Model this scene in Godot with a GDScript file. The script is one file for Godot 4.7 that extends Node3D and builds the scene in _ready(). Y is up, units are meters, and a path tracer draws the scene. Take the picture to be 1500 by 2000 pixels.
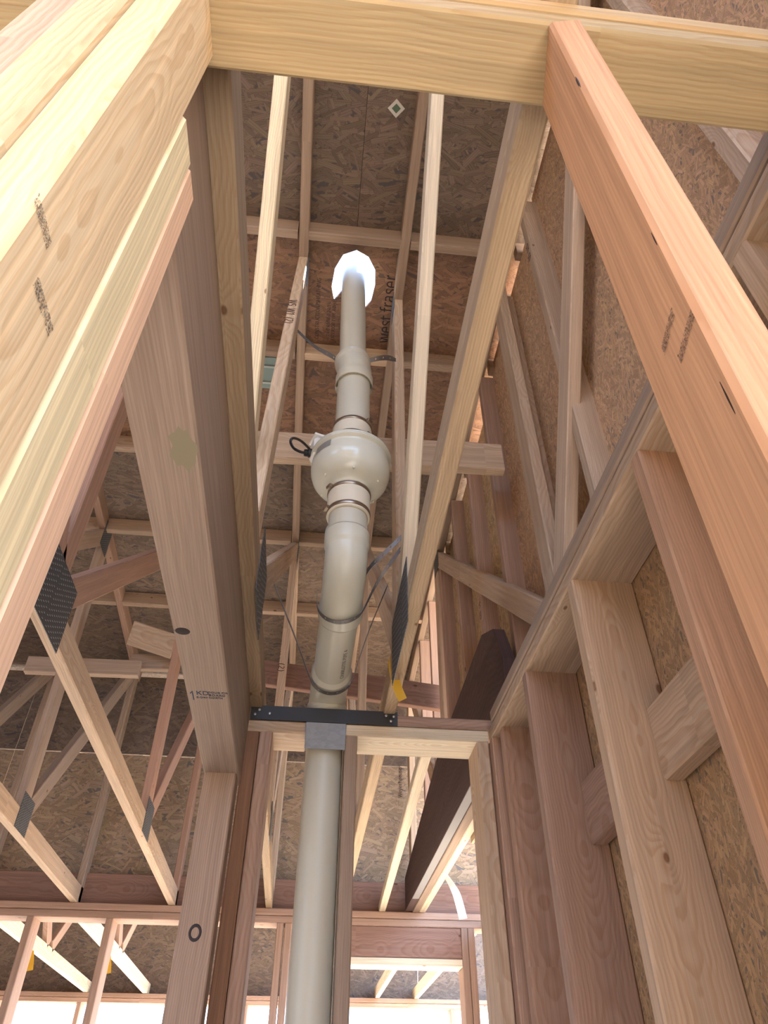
extends Node3D
# A timber-framed house under construction, seen from inside a small room,
# looking up past the wall plates and trusses at a vent pipe that leaves through the roof.
# x runs right, depth runs away from the camera (world -z), heights are above the camera's eye.

const EYE := 1.7
var rng := RandomNumberGenerator.new()
var mats := {}
var wood_tex: Array = []
var used := {}
var font: SystemFont

const FIR := Color(0.775, 0.685, 0.59)
const PINK := Color(0.72, 0.605, 0.535)
const SPF := Color(0.89, 0.84, 0.74)
const YEL := Color(0.88, 0.79, 0.63)
const TAN := Color(0.68, 0.60, 0.53)
const BRN := Color(0.54, 0.45, 0.395)
const GREY := Color(0.64, 0.56, 0.46)
const RED := Color(0.60, 0.475, 0.42)
const ORANGE := Color(0.84, 0.66, 0.51)
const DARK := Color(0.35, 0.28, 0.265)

func _ready() -> void:
	rng.seed = 20250
	make_camera()
	make_light()
	font = SystemFont.new(); font.font_names = PackedStringArray(["Droid Sans"])
	make_textures()
	make_floor()
	make_roof()
	make_near_wall()
	make_right_wall()
	make_gable_wall()
	make_far_wall()
	make_second_wall()
	make_third_wall()
	make_trusses()
	make_beam()
	make_braces()
	make_pipe()
	make_fan()
	make_straps()
	make_plates_and_tags()

# ------------------------------------------------------------------ camera and light
func make_camera() -> void:
	var c := Camera3D.new(); c.name = "camera"
	c.fov = 71.0675
	c.near = 0.02; c.far = 300.0
	var rx := Vector3(0.99460339, 0.00331571, 0.10369715)
	var ry := Vector3(-0.07124464, 0.74840226, 0.65940751)
	var rz := -Vector3(0.07542078, 0.66323681, -0.74459965)
	c.transform = Transform3D(Basis(rx, ry, rz).orthonormalized(), Vector3(0, EYE, 0))
	add_child(c); c.current = true

func make_light() -> void:
	var sm := ProceduralSkyMaterial.new()
	sm.sky_top_color = Color(0.66, 0.80, 1.0)
	sm.sky_horizon_color = Color(0.80, 0.90, 1.0)
	sm.ground_horizon_color = Color(0.80, 0.80, 0.78)
	sm.ground_bottom_color = Color(0.55, 0.52, 0.48)
	sm.sky_energy_multiplier = 1.6
	var sky := Sky.new(); sky.sky_material = sm
	var e := Environment.new()
	e.background_mode = Environment.BG_SKY; e.sky = sky
	e.tonemap_mode = Environment.TONE_MAPPER_LINEAR
	e.tonemap_exposure = 3.65
	e.sdfgi_enabled = true; e.ssao_enabled = true; e.ssil_enabled = true
	var w := WorldEnvironment.new(); w.name = "environment"; w.environment = e
	add_child(w)
	var sun := DirectionalLight3D.new(); sun.name = "sun"
	sun.light_energy = 4.0; sun.light_color = Color(1.0, 0.95, 0.87)
	sun.light_angular_distance = 0.6; sun.shadow_enabled = true
	add_child(sun)
	# the sun stands high, to the right of and behind the camera
	sun.look_at_from_position(Vector3(7, 9.0, -2.0), Vector3.ZERO)

# ------------------------------------------------------------------ helpers
func V(x: float, h: float, d: float) -> Vector3:
	return Vector3(x, h + EYE, -d)

func numbered(called: String) -> String:
	if not used.has(called):
		used[called] = 0
		return called
	used[called] += 1
	return "%s_%03d" % [called, used[called]]

func gx(n: Node) -> Transform3D:
	var t := Transform3D.IDENTITY
	while n != self and n is Node3D:
		t = (n as Node3D).transform * t
		n = n.get_parent()
	return t

func put(o: Node3D, called: String, xf: Transform3D, parent: Node = null) -> Node3D:
	if parent == null or parent == self:
		o.name = numbered(called)
		o.transform = xf
		add_child(o)
	else:
		o.name = called
		o.transform = gx(parent).affine_inverse() * xf
		parent.add_child(o, true)
	return o

func tag(o: Node, label: String, category: String, group := "", kind := "") -> Node:
	o.set_meta("label", label); o.set_meta("category", category)
	if group != "": o.set_meta("group", group)
	if kind != "": o.set_meta("kind", kind)
	return o

func thing(called: String, at: Vector3, label: String, category: String, group := "", kind := "") -> Node3D:
	var o := Node3D.new()
	put(o, called, Transform3D(Basis.IDENTITY, at))
	tag(o, label, category, group, kind)
	return o

func mesh_at(called: String, mesh: Mesh, m: Material, xf: Transform3D, parent: Node = null) -> MeshInstance3D:
	var o := MeshInstance3D.new()
	o.mesh = mesh; o.material_override = m
	put(o, called, xf, parent)
	return o

func plain(key: String, c: Color, rough := 0.6, metal := 0.0) -> StandardMaterial3D:
	if mats.has(key): return mats[key]
	var m := StandardMaterial3D.new()
	m.albedo_color = c; m.roughness = rough; m.metallic = metal
	mats[key] = m
	return m

func wood(t: int, c: Color) -> StandardMaterial3D:
	var key := "wood%d_%s" % [t, c.to_html()]
	if mats.has(key): return mats[key]
	var m := StandardMaterial3D.new()
	m.albedo_texture = wood_tex[t]; m.albedo_color = c; m.roughness = 0.78
	m.metallic_specular = 0.3
	mats[key] = m
	return m

# ------------------------------------------------------------------ computed textures
func make_textures() -> void:
	#            width height rings-per-m heart height, wander, knots
	wood_tex.append(grain(2048, 384, 11, 200.0, 0.05, 0.022, 2))
	wood_tex.append(grain(2048, 384, 23, 170.0, -1.0, 0.006, 1))
	wood_tex.append(grain(1024, 256, 37, 190.0, 0.03, 0.024, 4))
	wood_tex.append(grain(1024, 256, 41, 200.0, 0.12, 0.018, 5))
	wood_tex.append(grain(1024, 256, 53, 190.0, -1.0, 0.010, 2))
	make_osb()
	make_small_textures()

func grain(w: int, h: int, sd: int, freq: float, deep: float, wander: float, knots: int) -> ImageTexture:
	# a board sawn from a log: growth rings round a heart that lies DEEP below the face
	var n1 := FastNoiseLite.new(); n1.seed = sd; n1.frequency = 0.5; n1.noise_type = FastNoiseLite.TYPE_SIMPLEX_SMOOTH
	var n2 := FastNoiseLite.new(); n2.seed = sd + 1; n2.frequency = 1.0; n2.noise_type = FastNoiseLite.TYPE_VALUE; n2.fractal_type = FastNoiseLite.FRACTAL_NONE
	var r := RandomNumberGenerator.new(); r.seed = sd * 7
	var kn: Array = []
	for i in knots:
		kn.append([r.randf_range(0.1, 2.3), r.randf_range(0.03, 0.27), r.randf_range(0.004, 0.009)])
	var data := PackedByteArray(); data.resize(w * h * 3)
	var ws := PackedFloat32Array(); ws.resize(w)
	var v0 := r.randf_range(0.12, 0.18)
	for i in w:
		var a := TAU * i / w
		ws[i] = n1.get_noise_2d(cos(a) * 0.8, sin(a) * 0.8)
	for j in h:
		var v := 0.3 * j / h
		var dv := v - v0
		for i in w:
			var u := 2.4 * i / w
			var a := TAU * i / w
			var dd := deep + wander * 2.2 * ws[i]
			var q := sqrt(dv * dv + dd * dd) + wander * 0.25 * n1.get_noise_3d(cos(a) * 1.1, sin(a) * 1.1, v * 9.0)
			if deep < 0.0: q = v + wander * 2.2 * ws[i] + wander * 0.5 * n1.get_noise_2d(v * 30.0, 7.0)
			var dark := 0.0
			for k in kn:
				var du: float = (u - k[0]) * 0.55
				if absf(du) < 0.06:
					var dk: float = v - k[1]
					var rr := sqrt(du * du + dk * dk)
					q += 0.018 * exp(-rr * rr / 0.0006) * signf(dk + 0.0001)
					if rr < k[2]:
						dark = maxf(dark, smoothstep(k[2], k[2] * 0.35, rr))
			var f := fposmod(q * freq, 1.0)
			var late := smoothstep(0.25, 0.9, f) * (1.0 - smoothstep(0.93, 1.0, f))
			var fib := n2.get_noise_2d(i * 0.035 * 1024.0 / w, j * 0.9)
			var fib2 := n2.get_noise_2d(i * 0.006 * 1024.0 / w + 300.0, j * 0.12)
			var b := 1.0 - 0.05 * (fib + 0.6) - 0.05 * fib2
			var s := late * (0.33 if deep > 0.0 else 0.22)
			var cr := b * lerpf(0.97, 0.83, s)
			var cg := b * lerpf(0.96, 0.73, s)
			var cb := b * lerpf(0.95, 0.64, s)
			if dark > 0.0:
				var ring := 0.75 + 0.25 * sin(dark * 14.0)
				cr = lerpf(cr, 0.50 * ring, dark * 0.6); cg = lerpf(cg, 0.34 * ring, dark * 0.6); cb = lerpf(cb, 0.24 * ring, dark * 0.6)
			var o := (j * w + i) * 3
			data[o] = int(clampf(cr, 0, 1) * 255.0); data[o + 1] = int(clampf(cg, 0, 1) * 255.0); data[o + 2] = int(clampf(cb, 0, 1) * 255.0)
	var img := Image.create_from_data(w, h, false, Image.FORMAT_RGB8, data)
	img.generate_mipmaps()
	return ImageTexture.create_from_image(img)

var osb_col: ImageTexture
var osb_nrm: ImageTexture
func make_osb() -> void:
	var n := 1024
	var r := RandomNumberGenerator.new(); r.seed = 77
	var data := PackedByteArray(); data.resize(n * n * 3)
	var hd := PackedByteArray(); hd.resize(n * n)
	data.fill(150); hd.fill(100)
	for s in 3600:
		var cx := r.randf() * n; var cy := r.randf() * n
		var ang := r.randfn(0.0, 0.55)
		var ln := r.randf_range(36, 110); var wd := r.randf_range(6, 22)
		var ca := cos(ang); var sa := sin(ang)
		var t := r.randf()
		var base := lerpf(0.80, 1.0, t)
		var cr := base * 0.98; var cg := base * r.randf_range(0.885, 0.915); var cb := base * r.randf_range(0.755, 0.80)
		var hh := r.randi_range(60, 190)
		var ext := int(ln * 0.5 + wd)
		var ex := int(absf(ca) * ln * 0.5 + absf(sa) * wd * 0.5) + 2
		var ey := int(absf(sa) * ln * 0.5 + absf(ca) * wd * 0.5) + 2
		for y in range(int(cy) - ey, int(cy) + ey):
			for x in range(int(cx) - ex, int(cx) + ex):
				var dx := x - cx; var dy := y - cy
				var lu := (dx * ca + dy * sa) / (ln * 0.5)
				var lv := (dy * ca - dx * sa) / (wd * 0.5)
				if absf(lu) > 1.0 or absf(lv) > 1.0 - 0.3 * lu * lu: continue
				var o := posmod(y, n) * n + posmod(x, n)
				var streak := 0.94 + 0.06 * sin(lv * 9.0 + s)
				if absf(lv) > 0.8 or absf(lu) > 0.93: streak *= 0.88
				data[o * 3] = int(cr * streak * 255.0); data[o * 3 + 1] = int(cg * streak * 255.0); data[o * 3 + 2] = int(cb * streak * 255.0)
				hd[o] = hh
	var img := Image.create_from_data(n, n, false, Image.FORMAT_RGB8, data); img.generate_mipmaps()
	osb_col = ImageTexture.create_from_image(img)
	var hi := Image.create_from_data(n, n, false, Image.FORMAT_L8, hd)
	hi.convert(Image.FORMAT_RGBA8); hi.bump_map_to_normal_map(2.0); hi.generate_mipmaps()
	osb_nrm = ImageTexture.create_from_image(hi)

func osb(key: String, c: Color, scale: float, rough := 0.75) -> StandardMaterial3D:
	if mats.has(key): return mats[key]
	var m := StandardMaterial3D.new()
	m.albedo_texture = osb_col; m.albedo_color = c; m.roughness = rough
	m.normal_enabled = true; m.normal_texture = osb_nrm; m.normal_scale = 0.35
	m.uv1_scale = Vector3(scale, scale, scale)
	mats[key] = m
	return m

var plate_tex: ImageTexture
var strap_tex: ImageTexture
var stamp_tex: Array = []
var galv_tex: ImageTexture
func make_small_textures() -> void:
	# pressed steel truss plate: rows of short bright slots
	var im := Image.create_empty(128, 128, false, Image.FORMAT_RGB8)
	im.fill(Color(0.36, 0.37, 0.38))
	for j in 10:
		for i in 8:
			var x := 4 + i * 16 + (8 if j % 2 else 0); var y := 4 + j * 12
			im.fill_rect(Rect2i(x % 128, y, 3, 7), Color(0.16, 0.17, 0.18))
			im.fill_rect(Rect2i((x + 3) % 128, y, 2, 8), Color(1, 1, 1))
	im.generate_mipmaps(); plate_tex = ImageTexture.create_from_image(im)
	# punched hanger strap: holes along the middle
	var st := Image.create_empty(64, 32, false, Image.FORMAT_RGBA8)
	st.fill(Color(0.62, 0.62, 0.63, 1))
	for y in 32:
		for x in 64:
			if Vector2(x - 32, y - 16).length() < 6.5: st.set_pixel(x, y, Color(0.5, 0.5, 0.5, 0))
	strap_tex = ImageTexture.create_from_image(st)
	# worn ink stamps, too smeared to read
	var r := RandomNumberGenerator.new(); r.seed = 5
	for k in 2:
		var sp := Image.create_empty(128, 32, false, Image.FORMAT_RGBA8)
		sp.fill(Color(0.2, 0.19, 0.2, 0))
		for i in 420:
			var p := Vector2i(r.randi_range(2, 122), r.randi_range(3, 27))
			sp.fill_rect(Rect2i(p.x, p.y, r.randi_range(1, 5), r.randi_range(1, 3)), Color(0.22, 0.20, 0.21, r.randf_range(0.25, 0.8)))
		stamp_tex.append(ImageTexture.create_from_image(sp))
	var nz := FastNoiseLite.new(); nz.seed = 9; nz.frequency = 0.05; nz.noise_type = FastNoiseLite.TYPE_CELLULAR
	nz.cellular_return_type = FastNoiseLite.RETURN_CELL_VALUE
	var g := Image.create_empty(128, 128, false, Image.FORMAT_RGB8)
	for y in 128:
		for x in 128:
			var v := 0.60 + 0.04 * nz.get_noise_2d(x, y)
			g.set_pixel(x, y, Color(v, v, v * 1.01))
	galv_tex = ImageTexture.create_from_image(g)

# ------------------------------------------------------------------ shapes
func quad(st: SurfaceTool, a: Vector3, b: Vector3, c: Vector3, d: Vector3, n: Vector3, ua: Vector2, ub: Vector2, uc: Vector2, ud: Vector2) -> void:
	# a b c d run clockwise seen from outside
	if (b - a).cross(c - a).dot(n) > 0.0:
		var t := b; b = d; d = t
		var tu := ub; ub = ud; ud = tu
	var tang := Plane(1, 0, 0, 1)
	for p in [[a, ua], [b, ub], [c, uc], [a, ua], [c, uc], [d, ud]]:
		st.set_normal(n); st.set_uv(p[1]); st.set_tangent(tang); st.add_vertex(p[0])

func board_mesh(l: float, w: float, h: float, cut := Vector2.ZERO) -> ArrayMesh:
	# length along x, h along y, w along z, eased edges; CUT slants the two ends (metres of lean over the height)
	var c := minf(0.0035, minf(w, h) * 0.2)
	var st := SurfaceTool.new(); st.begin(Mesh.PRIMITIVE_TRIANGLES)
	var hw := w * 0.5; var hh := h * 0.5; var hl := l * 0.5
	var u0 := rng.randf()
	var ring := [Vector2(hh, hw - c), Vector2(hh, -hw + c), Vector2(hh - c, -hw), Vector2(-hh + c, -hw), Vector2(-hh, -hw + c), Vector2(-hh, hw - c), Vector2(-hh + c, hw), Vector2(hh - c, hw)]
	var voff: Array = []
	for k in 4:
		var face := w if k % 2 == 0 else h
		voff.append(rng.randf_range(0.0, maxf(0.001, 0.3 - face)) / 0.3)
	for k in 8:
		var p: Vector2 = ring[k]; var q: Vector2 = ring[(k + 1) % 8]
		var len2 := p.distance_to(q)
		var fi := int(k / 2.0) % 4
		var va: float = voff[fi]; var vb: float = va + len2 / 0.3
		if k % 2 == 1:
			va = voff[fi]; vb = va + 0.004
		var nn := Vector3(0, (p.x + q.x), (p.y + q.y))
		if k % 2 == 0: nn = Vector3(0, signf(p.x) if k % 4 == 0 else 0.0, 0.0 if k % 4 == 0 else signf(p.y))
		else: nn = Vector3(0, signf(p.x + q.x), signf(p.y + q.y))
		nn = nn.normalized()
		var ea := cut.x * (p.x / hh) * 0.5; var eb := cut.x * (q.x / hh) * 0.5
		var fa := cut.y * (p.x / hh) * 0.5; var fb := cut.y * (q.x / hh) * 0.5
		quad(st, Vector3(-hl + ea, p.x, p.y), Vector3(hl + fa, p.x, p.y), Vector3(hl + fb, q.x, q.y), Vector3(-hl + eb, q.x, q.y), nn,
			Vector2(u0, va), Vector2(u0 + l / 2.4, va), Vector2(u0 + l / 2.4, vb), Vector2(u0, vb))
	for s in [-1, 1]:
		var lean: float = cut.x if s < 0 else cut.y
		for k in range(1, 7):
			var tri := [ring[0], ring[k], ring[k + 1]]
			var pts: Array = []
			for t in tri: pts.append(Vector3(s * hl + lean * (t.x / hh) * 0.5, t.x, t.y))
			if ((pts[1] - pts[0]).cross(pts[2] - pts[0])).x * s > 0:
				var t2 = pts[1]; pts[1] = pts[2]; pts[2] = t2
			for t in pts:
				st.set_normal(Vector3(s, 0, 0)); st.set_uv(Vector2(u0 + t.y * 0.3, voff[0] * 0.5 + (t.z + hw) * 1.2)); st.set_tangent(Plane(1, 0, 0, 1)); st.add_vertex(t)
	return st.commit()

func board(parent: Node, called: String, a: Vector3, b: Vector3, w: float, h: float, tint: Color, t := -1, up := Vector3.UP, cut := Vector2.ZERO) -> MeshInstance3D:
	# a sawn board whose middle line runs from a to b; h is measured along UP, w across
	var ax := (b - a).normalized()
	if absf(ax.dot(up)) > 0.98: up = Vector3(0, 0, 1)
	var z := ax.cross(up).normalized()
	var y := z.cross(ax).normalized()
	if t < 0: t = 2 + rng.randi() % 3
	var q := snappedf(rng.randf_range(0.93, 1.05), 0.04)
	var c := Color(minf(tint.r * q, 0.97), minf(tint.g * q, 0.95), minf(tint.b * q, 0.93))
	return mesh_at(called, board_mesh(a.distance_to(b), w, h, cut), wood(t, c), Transform3D(Basis(ax, y, z), (a + b) * 0.5), parent)

func slab(parent: Node, called: String, lo: Vector3, hi: Vector3, along: int, tint: Color, t := -1) -> MeshInstance3D:
	# an upright or level board given by its two corners; ALONG is the axis of its length
	var mid := (lo + hi) * 0.5; var s := (hi - lo).abs()
	var a := mid; var b := mid
	a[along] -= s[along] * 0.5; b[along] += s[along] * 0.5
	if along == 0: return board(parent, called, a, b, s.z, s.y, tint, t, Vector3.UP)
	if along == 2: return board(parent, called, a, b, s.x, s.y, tint, t, Vector3.UP)
	return board(parent, called, a, b, s.x, s.z, tint, t, Vector3(0, 0, 1))

func stud(parent: Node, x0: float, x1: float, d0: float, d1: float, h0: float, h1: float, tint: Color, t := -1, called := "stud") -> MeshInstance3D:
	return slab(parent, called, V(x0, h0, d1), V(x1, h1, d0), 1, tint, t)

func plate(parent: Node, x0: float, x1: float, d0: float, d1: float, h0: float, h1: float, along: int, tint: Color, t := -1, called := "top_plate") -> MeshInstance3D:
	return slab(parent, called, V(x0, h0, d1), V(x1, h1, d0), along, tint, t)

func sheet_mesh(sx: float, sz: float, th: float, hole: PackedVector2Array = PackedVector2Array()) -> ArrayMesh:
	# a sheet in the xz plane, its lower face at y = 0; HOLE is cut through it
	var st := SurfaceTool.new(); st.begin(Mesh.PRIMITIVE_TRIANGLES)
	var out := PackedVector2Array([Vector2(-sx / 2, -sz / 2), Vector2(sx / 2, -sz / 2), Vector2(sx / 2, sz / 2), Vector2(-sx / 2, sz / 2)])
	var polys: Array = [out]
	if hole.size() > 2:
		polys = []
		var c := Vector2.ZERO
		for p in hole: c += p
		c /= hole.size()
		# four quarters round the hole, so that no polygon has an island
		for k in 4:
			var x0 := -sx / 2 if k % 2 == 0 else c.x; var x1 := c.x if k % 2 == 0 else sx / 2
			var z0 := -sz / 2 if k < 2 else c.y; var z1 := c.y if k < 2 else sz / 2
			for pp in Geometry2D.clip_polygons(PackedVector2Array([Vector2(x0, z0), Vector2(x1, z0), Vector2(x1, z1), Vector2(x0, z1)]), hole): polys.append(pp)
	var uo := Vector2(rng.randf(), rng.randf())
	for poly in polys:
		var idx := Geometry2D.triangulate_polygon(poly)
		for s in [0, 1]:
			var n := Vector3(0, -1 if s == 0 else 1, 0)
			for k in range(0, idx.size(), 3):
				var tri: Array = []
				for m in 3: tri.append(Vector3(poly[idx[k + m]].x, th * s, poly[idx[k + m]].y))
				if (tri[1] - tri[0]).cross(tri[2] - tri[0]).dot(n) > 0:
					var t = tri[1]; tri[1] = tri[2]; tri[2] = t
				for p in tri:
					st.set_normal(n); st.set_uv(uo + Vector2(p.x, p.z) / 1.22); st.set_tangent(Plane(1, 0, 0, 1)); st.add_vertex(p)
	var edges: Array = [out]
	if hole.size() > 2: edges.append(hole)
	for e in edges.size():
		var poly: PackedVector2Array = edges[e]
		for k in poly.size():
			var p := poly[k]; var q := poly[(k + 1) % poly.size()]
			var dirn := (q - p).normalized(); var nn := Vector3(dirn.y, 0, -dirn.x)
			var midc := (p + q) * 0.5
			var test := midc + Vector2(nn.x, nn.z) * 0.001
			var inside := Geometry2D.is_point_in_polygon(test, poly)
			if inside != (e == 1): nn = -nn
			quad(st, Vector3(p.x, 0, p.y), Vector3(q.x, 0, q.y), Vector3(q.x, th, q.y), Vector3(p.x, th, p.y), nn, uo, uo + Vector2(0.1, 0), uo + Vector2(0.1, 0.01), uo + Vector2(0, 0.01))
	return st.commit()

func sheet(parent: Node, called: String, xf: Transform3D, sx: float, sz: float, th: float, m: Material, hole := PackedVector2Array()) -> MeshInstance3D:
	return mesh_at(called, sheet_mesh(sx, sz, th, hole), m, xf, parent)

func box(parent: Node, called: String, xf: Transform3D, s: Vector3, m: Material) -> MeshInstance3D:
	# a small box with bevelled edges and a texture laid on each face
	var st := SurfaceTool.new(); st.begin(Mesh.PRIMITIVE_TRIANGLES)
	var c: float = minf(minf(s.x, s.y), s.z) * 0.18
	var h := s * 0.5
	for axis in 3:
		for sg in [-1.0, 1.0]:
			var n := Vector3.ZERO; n[axis] = sg
			var i := (axis + 1) % 3; var j := (axis + 2) % 3
			var pts: Array = []
			for k in [[-1, -1], [1, -1], [1, 1], [-1, 1]]:
				var p := Vector3.ZERO
				p[axis] = sg * h[axis]; p[i] = k[0] * (h[i] - c); p[j] = k[1] * (h[j] - c); pts.append(p)
			quad(st, pts[0], pts[1], pts[2], pts[3], n, Vector2(0, 0), Vector2(1, 0), Vector2(1, 1), Vector2(0, 1))
	for axis in 3:
		var i := (axis + 1) % 3; var j := (axis + 2) % 3
		for si in [-1.0, 1.0]:
			for sj in [-1.0, 1.0]:
				var n := Vector3.ZERO; n[i] = si; n[j] = sj
				var pts: Array = []
				for k in [[-1, 0], [1, 0], [1, 1], [-1, 1]]:
					var p := Vector3.ZERO
					p[axis] = k[0] * (h[axis] - c)
					p[i] = si * (h[i] - (0.0 if k[1] == 0 else c)); p[j] = sj * (h[j] - (c if k[1] == 0 else 0.0)); pts.append(p)
				quad(st, pts[0], pts[1], pts[2], pts[3], n.normalized(), Vector2.ZERO, Vector2(0.1, 0), Vector2(0.1, 0.1), Vector2(0, 0.1))
	for k in 8:
		var sg := Vector3(1 if k & 1 else -1, 1 if k & 2 else -1, 1 if k & 4 else -1)
		var a := Vector3(sg.x * h.x, sg.y * (h.y - c), sg.z * (h.z - c)); var b := Vector3(sg.x * (h.x - c), sg.y * h.y, sg.z * (h.z - c)); var d := Vector3(sg.x * (h.x - c), sg.y * (h.y - c), sg.z * h.z)
		if (b - a).cross(d - a).dot(sg) > 0:
			var t := b; b = d; d = t
		for p in [a, b, d]:
			st.set_normal(sg.normalized()); st.set_uv(Vector2.ZERO); st.set_tangent(Plane(1, 0, 0, 1)); st.add_vertex(p)
	return mesh_at(called, st.commit(), m, xf, parent)

func lathe(profile: Array, segs := 48) -> ArrayMesh:
	# profile of [radius, height] from the bottom up, turned about y
	var st := SurfaceTool.new(); st.begin(Mesh.PRIMITIVE_TRIANGLES)
	var n := profile.size()
	for j in n:
		for i in segs + 1:
			var a := TAU * i / segs
			st.set_smooth_group(0); st.set_uv(Vector2(float(i) / segs, float(j) / n))
			st.add_vertex(Vector3(cos(a) * profile[j][0], profile[j][1], sin(a) * profile[j][0]))
	for j in n - 1:
		for i in segs:
			var p := j * (segs + 1) + i; var q := p + segs + 1
			for k in [p, p + 1, q, p + 1, q + 1, q]: st.add_index(k)
	st.generate_normals()
	return st.commit()

func sweep(pts: Array, radii: Array, segs := 32, caps := true) -> ArrayMesh:
	# a round tube along PTS
	var st := SurfaceTool.new(); st.begin(Mesh.PRIMITIVE_TRIANGLES)
	var n := pts.size()
	var side := Vector3.ZERO
	for j in n:
		var t: Vector3
		if j == 0: t = pts[1] - pts[0]
		elif j == n - 1: t = pts[n - 1] - pts[n - 2]
		else: t = (pts[j + 1] - pts[j]).normalized() + (pts[j] - pts[j - 1]).normalized()
		if t.length() < 1e-7: t = pts[min(j + 1, n - 1)] - pts[max(j - 2, 0)]
		t = t.normalized()
		if side == Vector3.ZERO:
			side = t.cross(Vector3(0, 0, 1) if absf(t.z) < 0.9 else Vector3(1, 0, 0)).normalized()
		else:
			side = (side - t * side.dot(t)).normalized()
		var up := t.cross(side)
		for i in segs + 1:
			var a := TAU * i / segs
			st.set_smooth_group(0); st.set_uv(Vector2(float(i) / segs, float(j) / n))
			st.add_vertex(pts[j] + (side * cos(a) + up * sin(a)) * radii[j])
	for j in n - 1:
		for i in segs:
			var p := j * (segs + 1) + i; var q := p + segs + 1
			for k in [p, q, p + 1, p + 1, q, q + 1]: st.add_index(k)
	st.generate_normals()
	return st.commit()

func curve(pts: Array, step := 10) -> Array:
	# smooth line through PTS
	var out: Array = []
	for i in pts.size() - 1:
		var p0: Vector3 = pts[max(i - 1, 0)]; var p1: Vector3 = pts[i]; var p2: Vector3 = pts[i + 1]; var p3: Vector3 = pts[min(i + 2, pts.size() - 1)]
		for k in step:
			out.append(p1.cubic_interpolate(p2, p0, p3, float(k) / step))
	out.append(pts[-1])
	return out

func tube(parent: Node, called: String, pts: Array, r: float, m: Material, segs := 32) -> MeshInstance3D:
	var radii: Array = []
	for p in pts: radii.append(r)
	return mesh_at(called, sweep(pts, radii, segs), m, Transform3D.IDENTITY, parent)

func ribbon(pts: Array, widths: Array, w: float, th: float) -> ArrayMesh:
	# a flat band along PTS, WIDTHS gives its width direction at each point
	var st := SurfaceTool.new(); st.begin(Mesh.PRIMITIVE_TRIANGLES)
	var run := 0.0
	for i in pts.size() - 1:
		var a: Vector3 = pts[i]; var b: Vector3 = pts[i + 1]
		var wa: Vector3 = widths[i].normalized() * w * 0.5; var wb: Vector3 = widths[i + 1].normalized() * w * 0.5
		var n := (b - a).cross(wa).normalized()
		var u0 := run / 0.03; run += a.distance_to(b); var u1 := run / 0.03
		var o := n * th * 0.5
		quad(st, a - wa + o, b - wb + o, b + wb + o, a + wa + o, n, Vector2(u0, 0), Vector2(u1, 0), Vector2(u1, 1), Vector2(u0, 1))
		quad(st, a - wa - o, b - wb - o, b + wb - o, a + wa - o, -n, Vector2(u0, 0), Vector2(u1, 0), Vector2(u1, 1), Vector2(u0, 1))
		quad(st, a - wa - o, b - wb - o, b - wb + o, a - wa + o, -wa.normalized(), Vector2(u0, 0), Vector2(u1, 0), Vector2(u1, 0.02), Vector2(u0, 0.02))
		quad(st, a + wa - o, b + wb - o, b + wb + o, a + wa + o, wa.normalized(), Vector2(u0, 0.98), Vector2(u1, 0.98), Vector2(u1, 1), Vector2(u0, 1))
	return st.commit()

func letters(parent: Node, text: String, at: Vector3, right: Vector3, up: Vector3, size: float, m: Material, called := "lettering", squash := 1.0) -> MeshInstance3D:
	var t := TextMesh.new()
	t.font = font; t.text = text; t.font_size = 32; t.pixel_size = size / 32.0; t.depth = 0.0006; t.curve_step = 2.0
	t.horizontal_alignment = HORIZONTAL_ALIGNMENT_LEFT
	right = right.normalized(); up = (up - right * up.dot(right)).normalized()
	var n := right.cross(up)
	return mesh_at(called, t, m, Transform3D(Basis(right * squash, up, n), at), parent)

func stamp(parent: Node, at: Vector3, right: Vector3, up: Vector3, w: float, h: float, k: int) -> MeshInstance3D:
	right = right.normalized(); up = up.normalized()
	var q := QuadMesh.new(); q.size = Vector2(w, h)
	var key := "stamp%d" % k
	if not mats.has(key):
		var m := StandardMaterial3D.new()
		m.albedo_texture = stamp_tex[k]; m.transparency = BaseMaterial3D.TRANSPARENCY_ALPHA; m.roughness = 0.8
		mats[key] = m
	return mesh_at("ink_stamp", q, mats[key], Transform3D(Basis(right, up, right.cross(up)), at), parent)

# ------------------------------------------------------------------ ground, floor, roof
const SLOPE := -0.1
const CHORD0 := 2.93      # underside of the top chords, above the eye, at depth 0
func chord_h(d: float) -> float: return CHORD0 + SLOPE * d
func deck_h(d: float) -> float: return CHORD0 + 0.0895 + SLOPE * d

func make_floor() -> void:
	var g := MeshInstance3D.new(); var pm := BoxMesh.new(); pm.size = Vector3(80, 0.2, 80)
	g.mesh = pm; g.material_override = plain("ground", Color(0.66, 0.58, 0.48), 0.95)
	put(g, "ground", Transform3D(Basis.IDENTITY, Vector3(0, -0.35, 0)))
	tag(g, "pale dry earth of the building site around the house", "ground", "", "structure")
	var f := MeshInstance3D.new(); var fm := BoxMesh.new(); fm.size = Vector3(9.0, 0.24, 14.0)
	f.mesh = fm; f.material_override = plain("slab", Color(0.80, 0.775, 0.735), 0.9)
	put(f, "floor", Transform3D(Basis.IDENTITY, Vector3(-2.2, -0.125, -3.5)))
	tag(f, "bare concrete floor slab under the timber frame", "floor", "", "structure")

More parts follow.
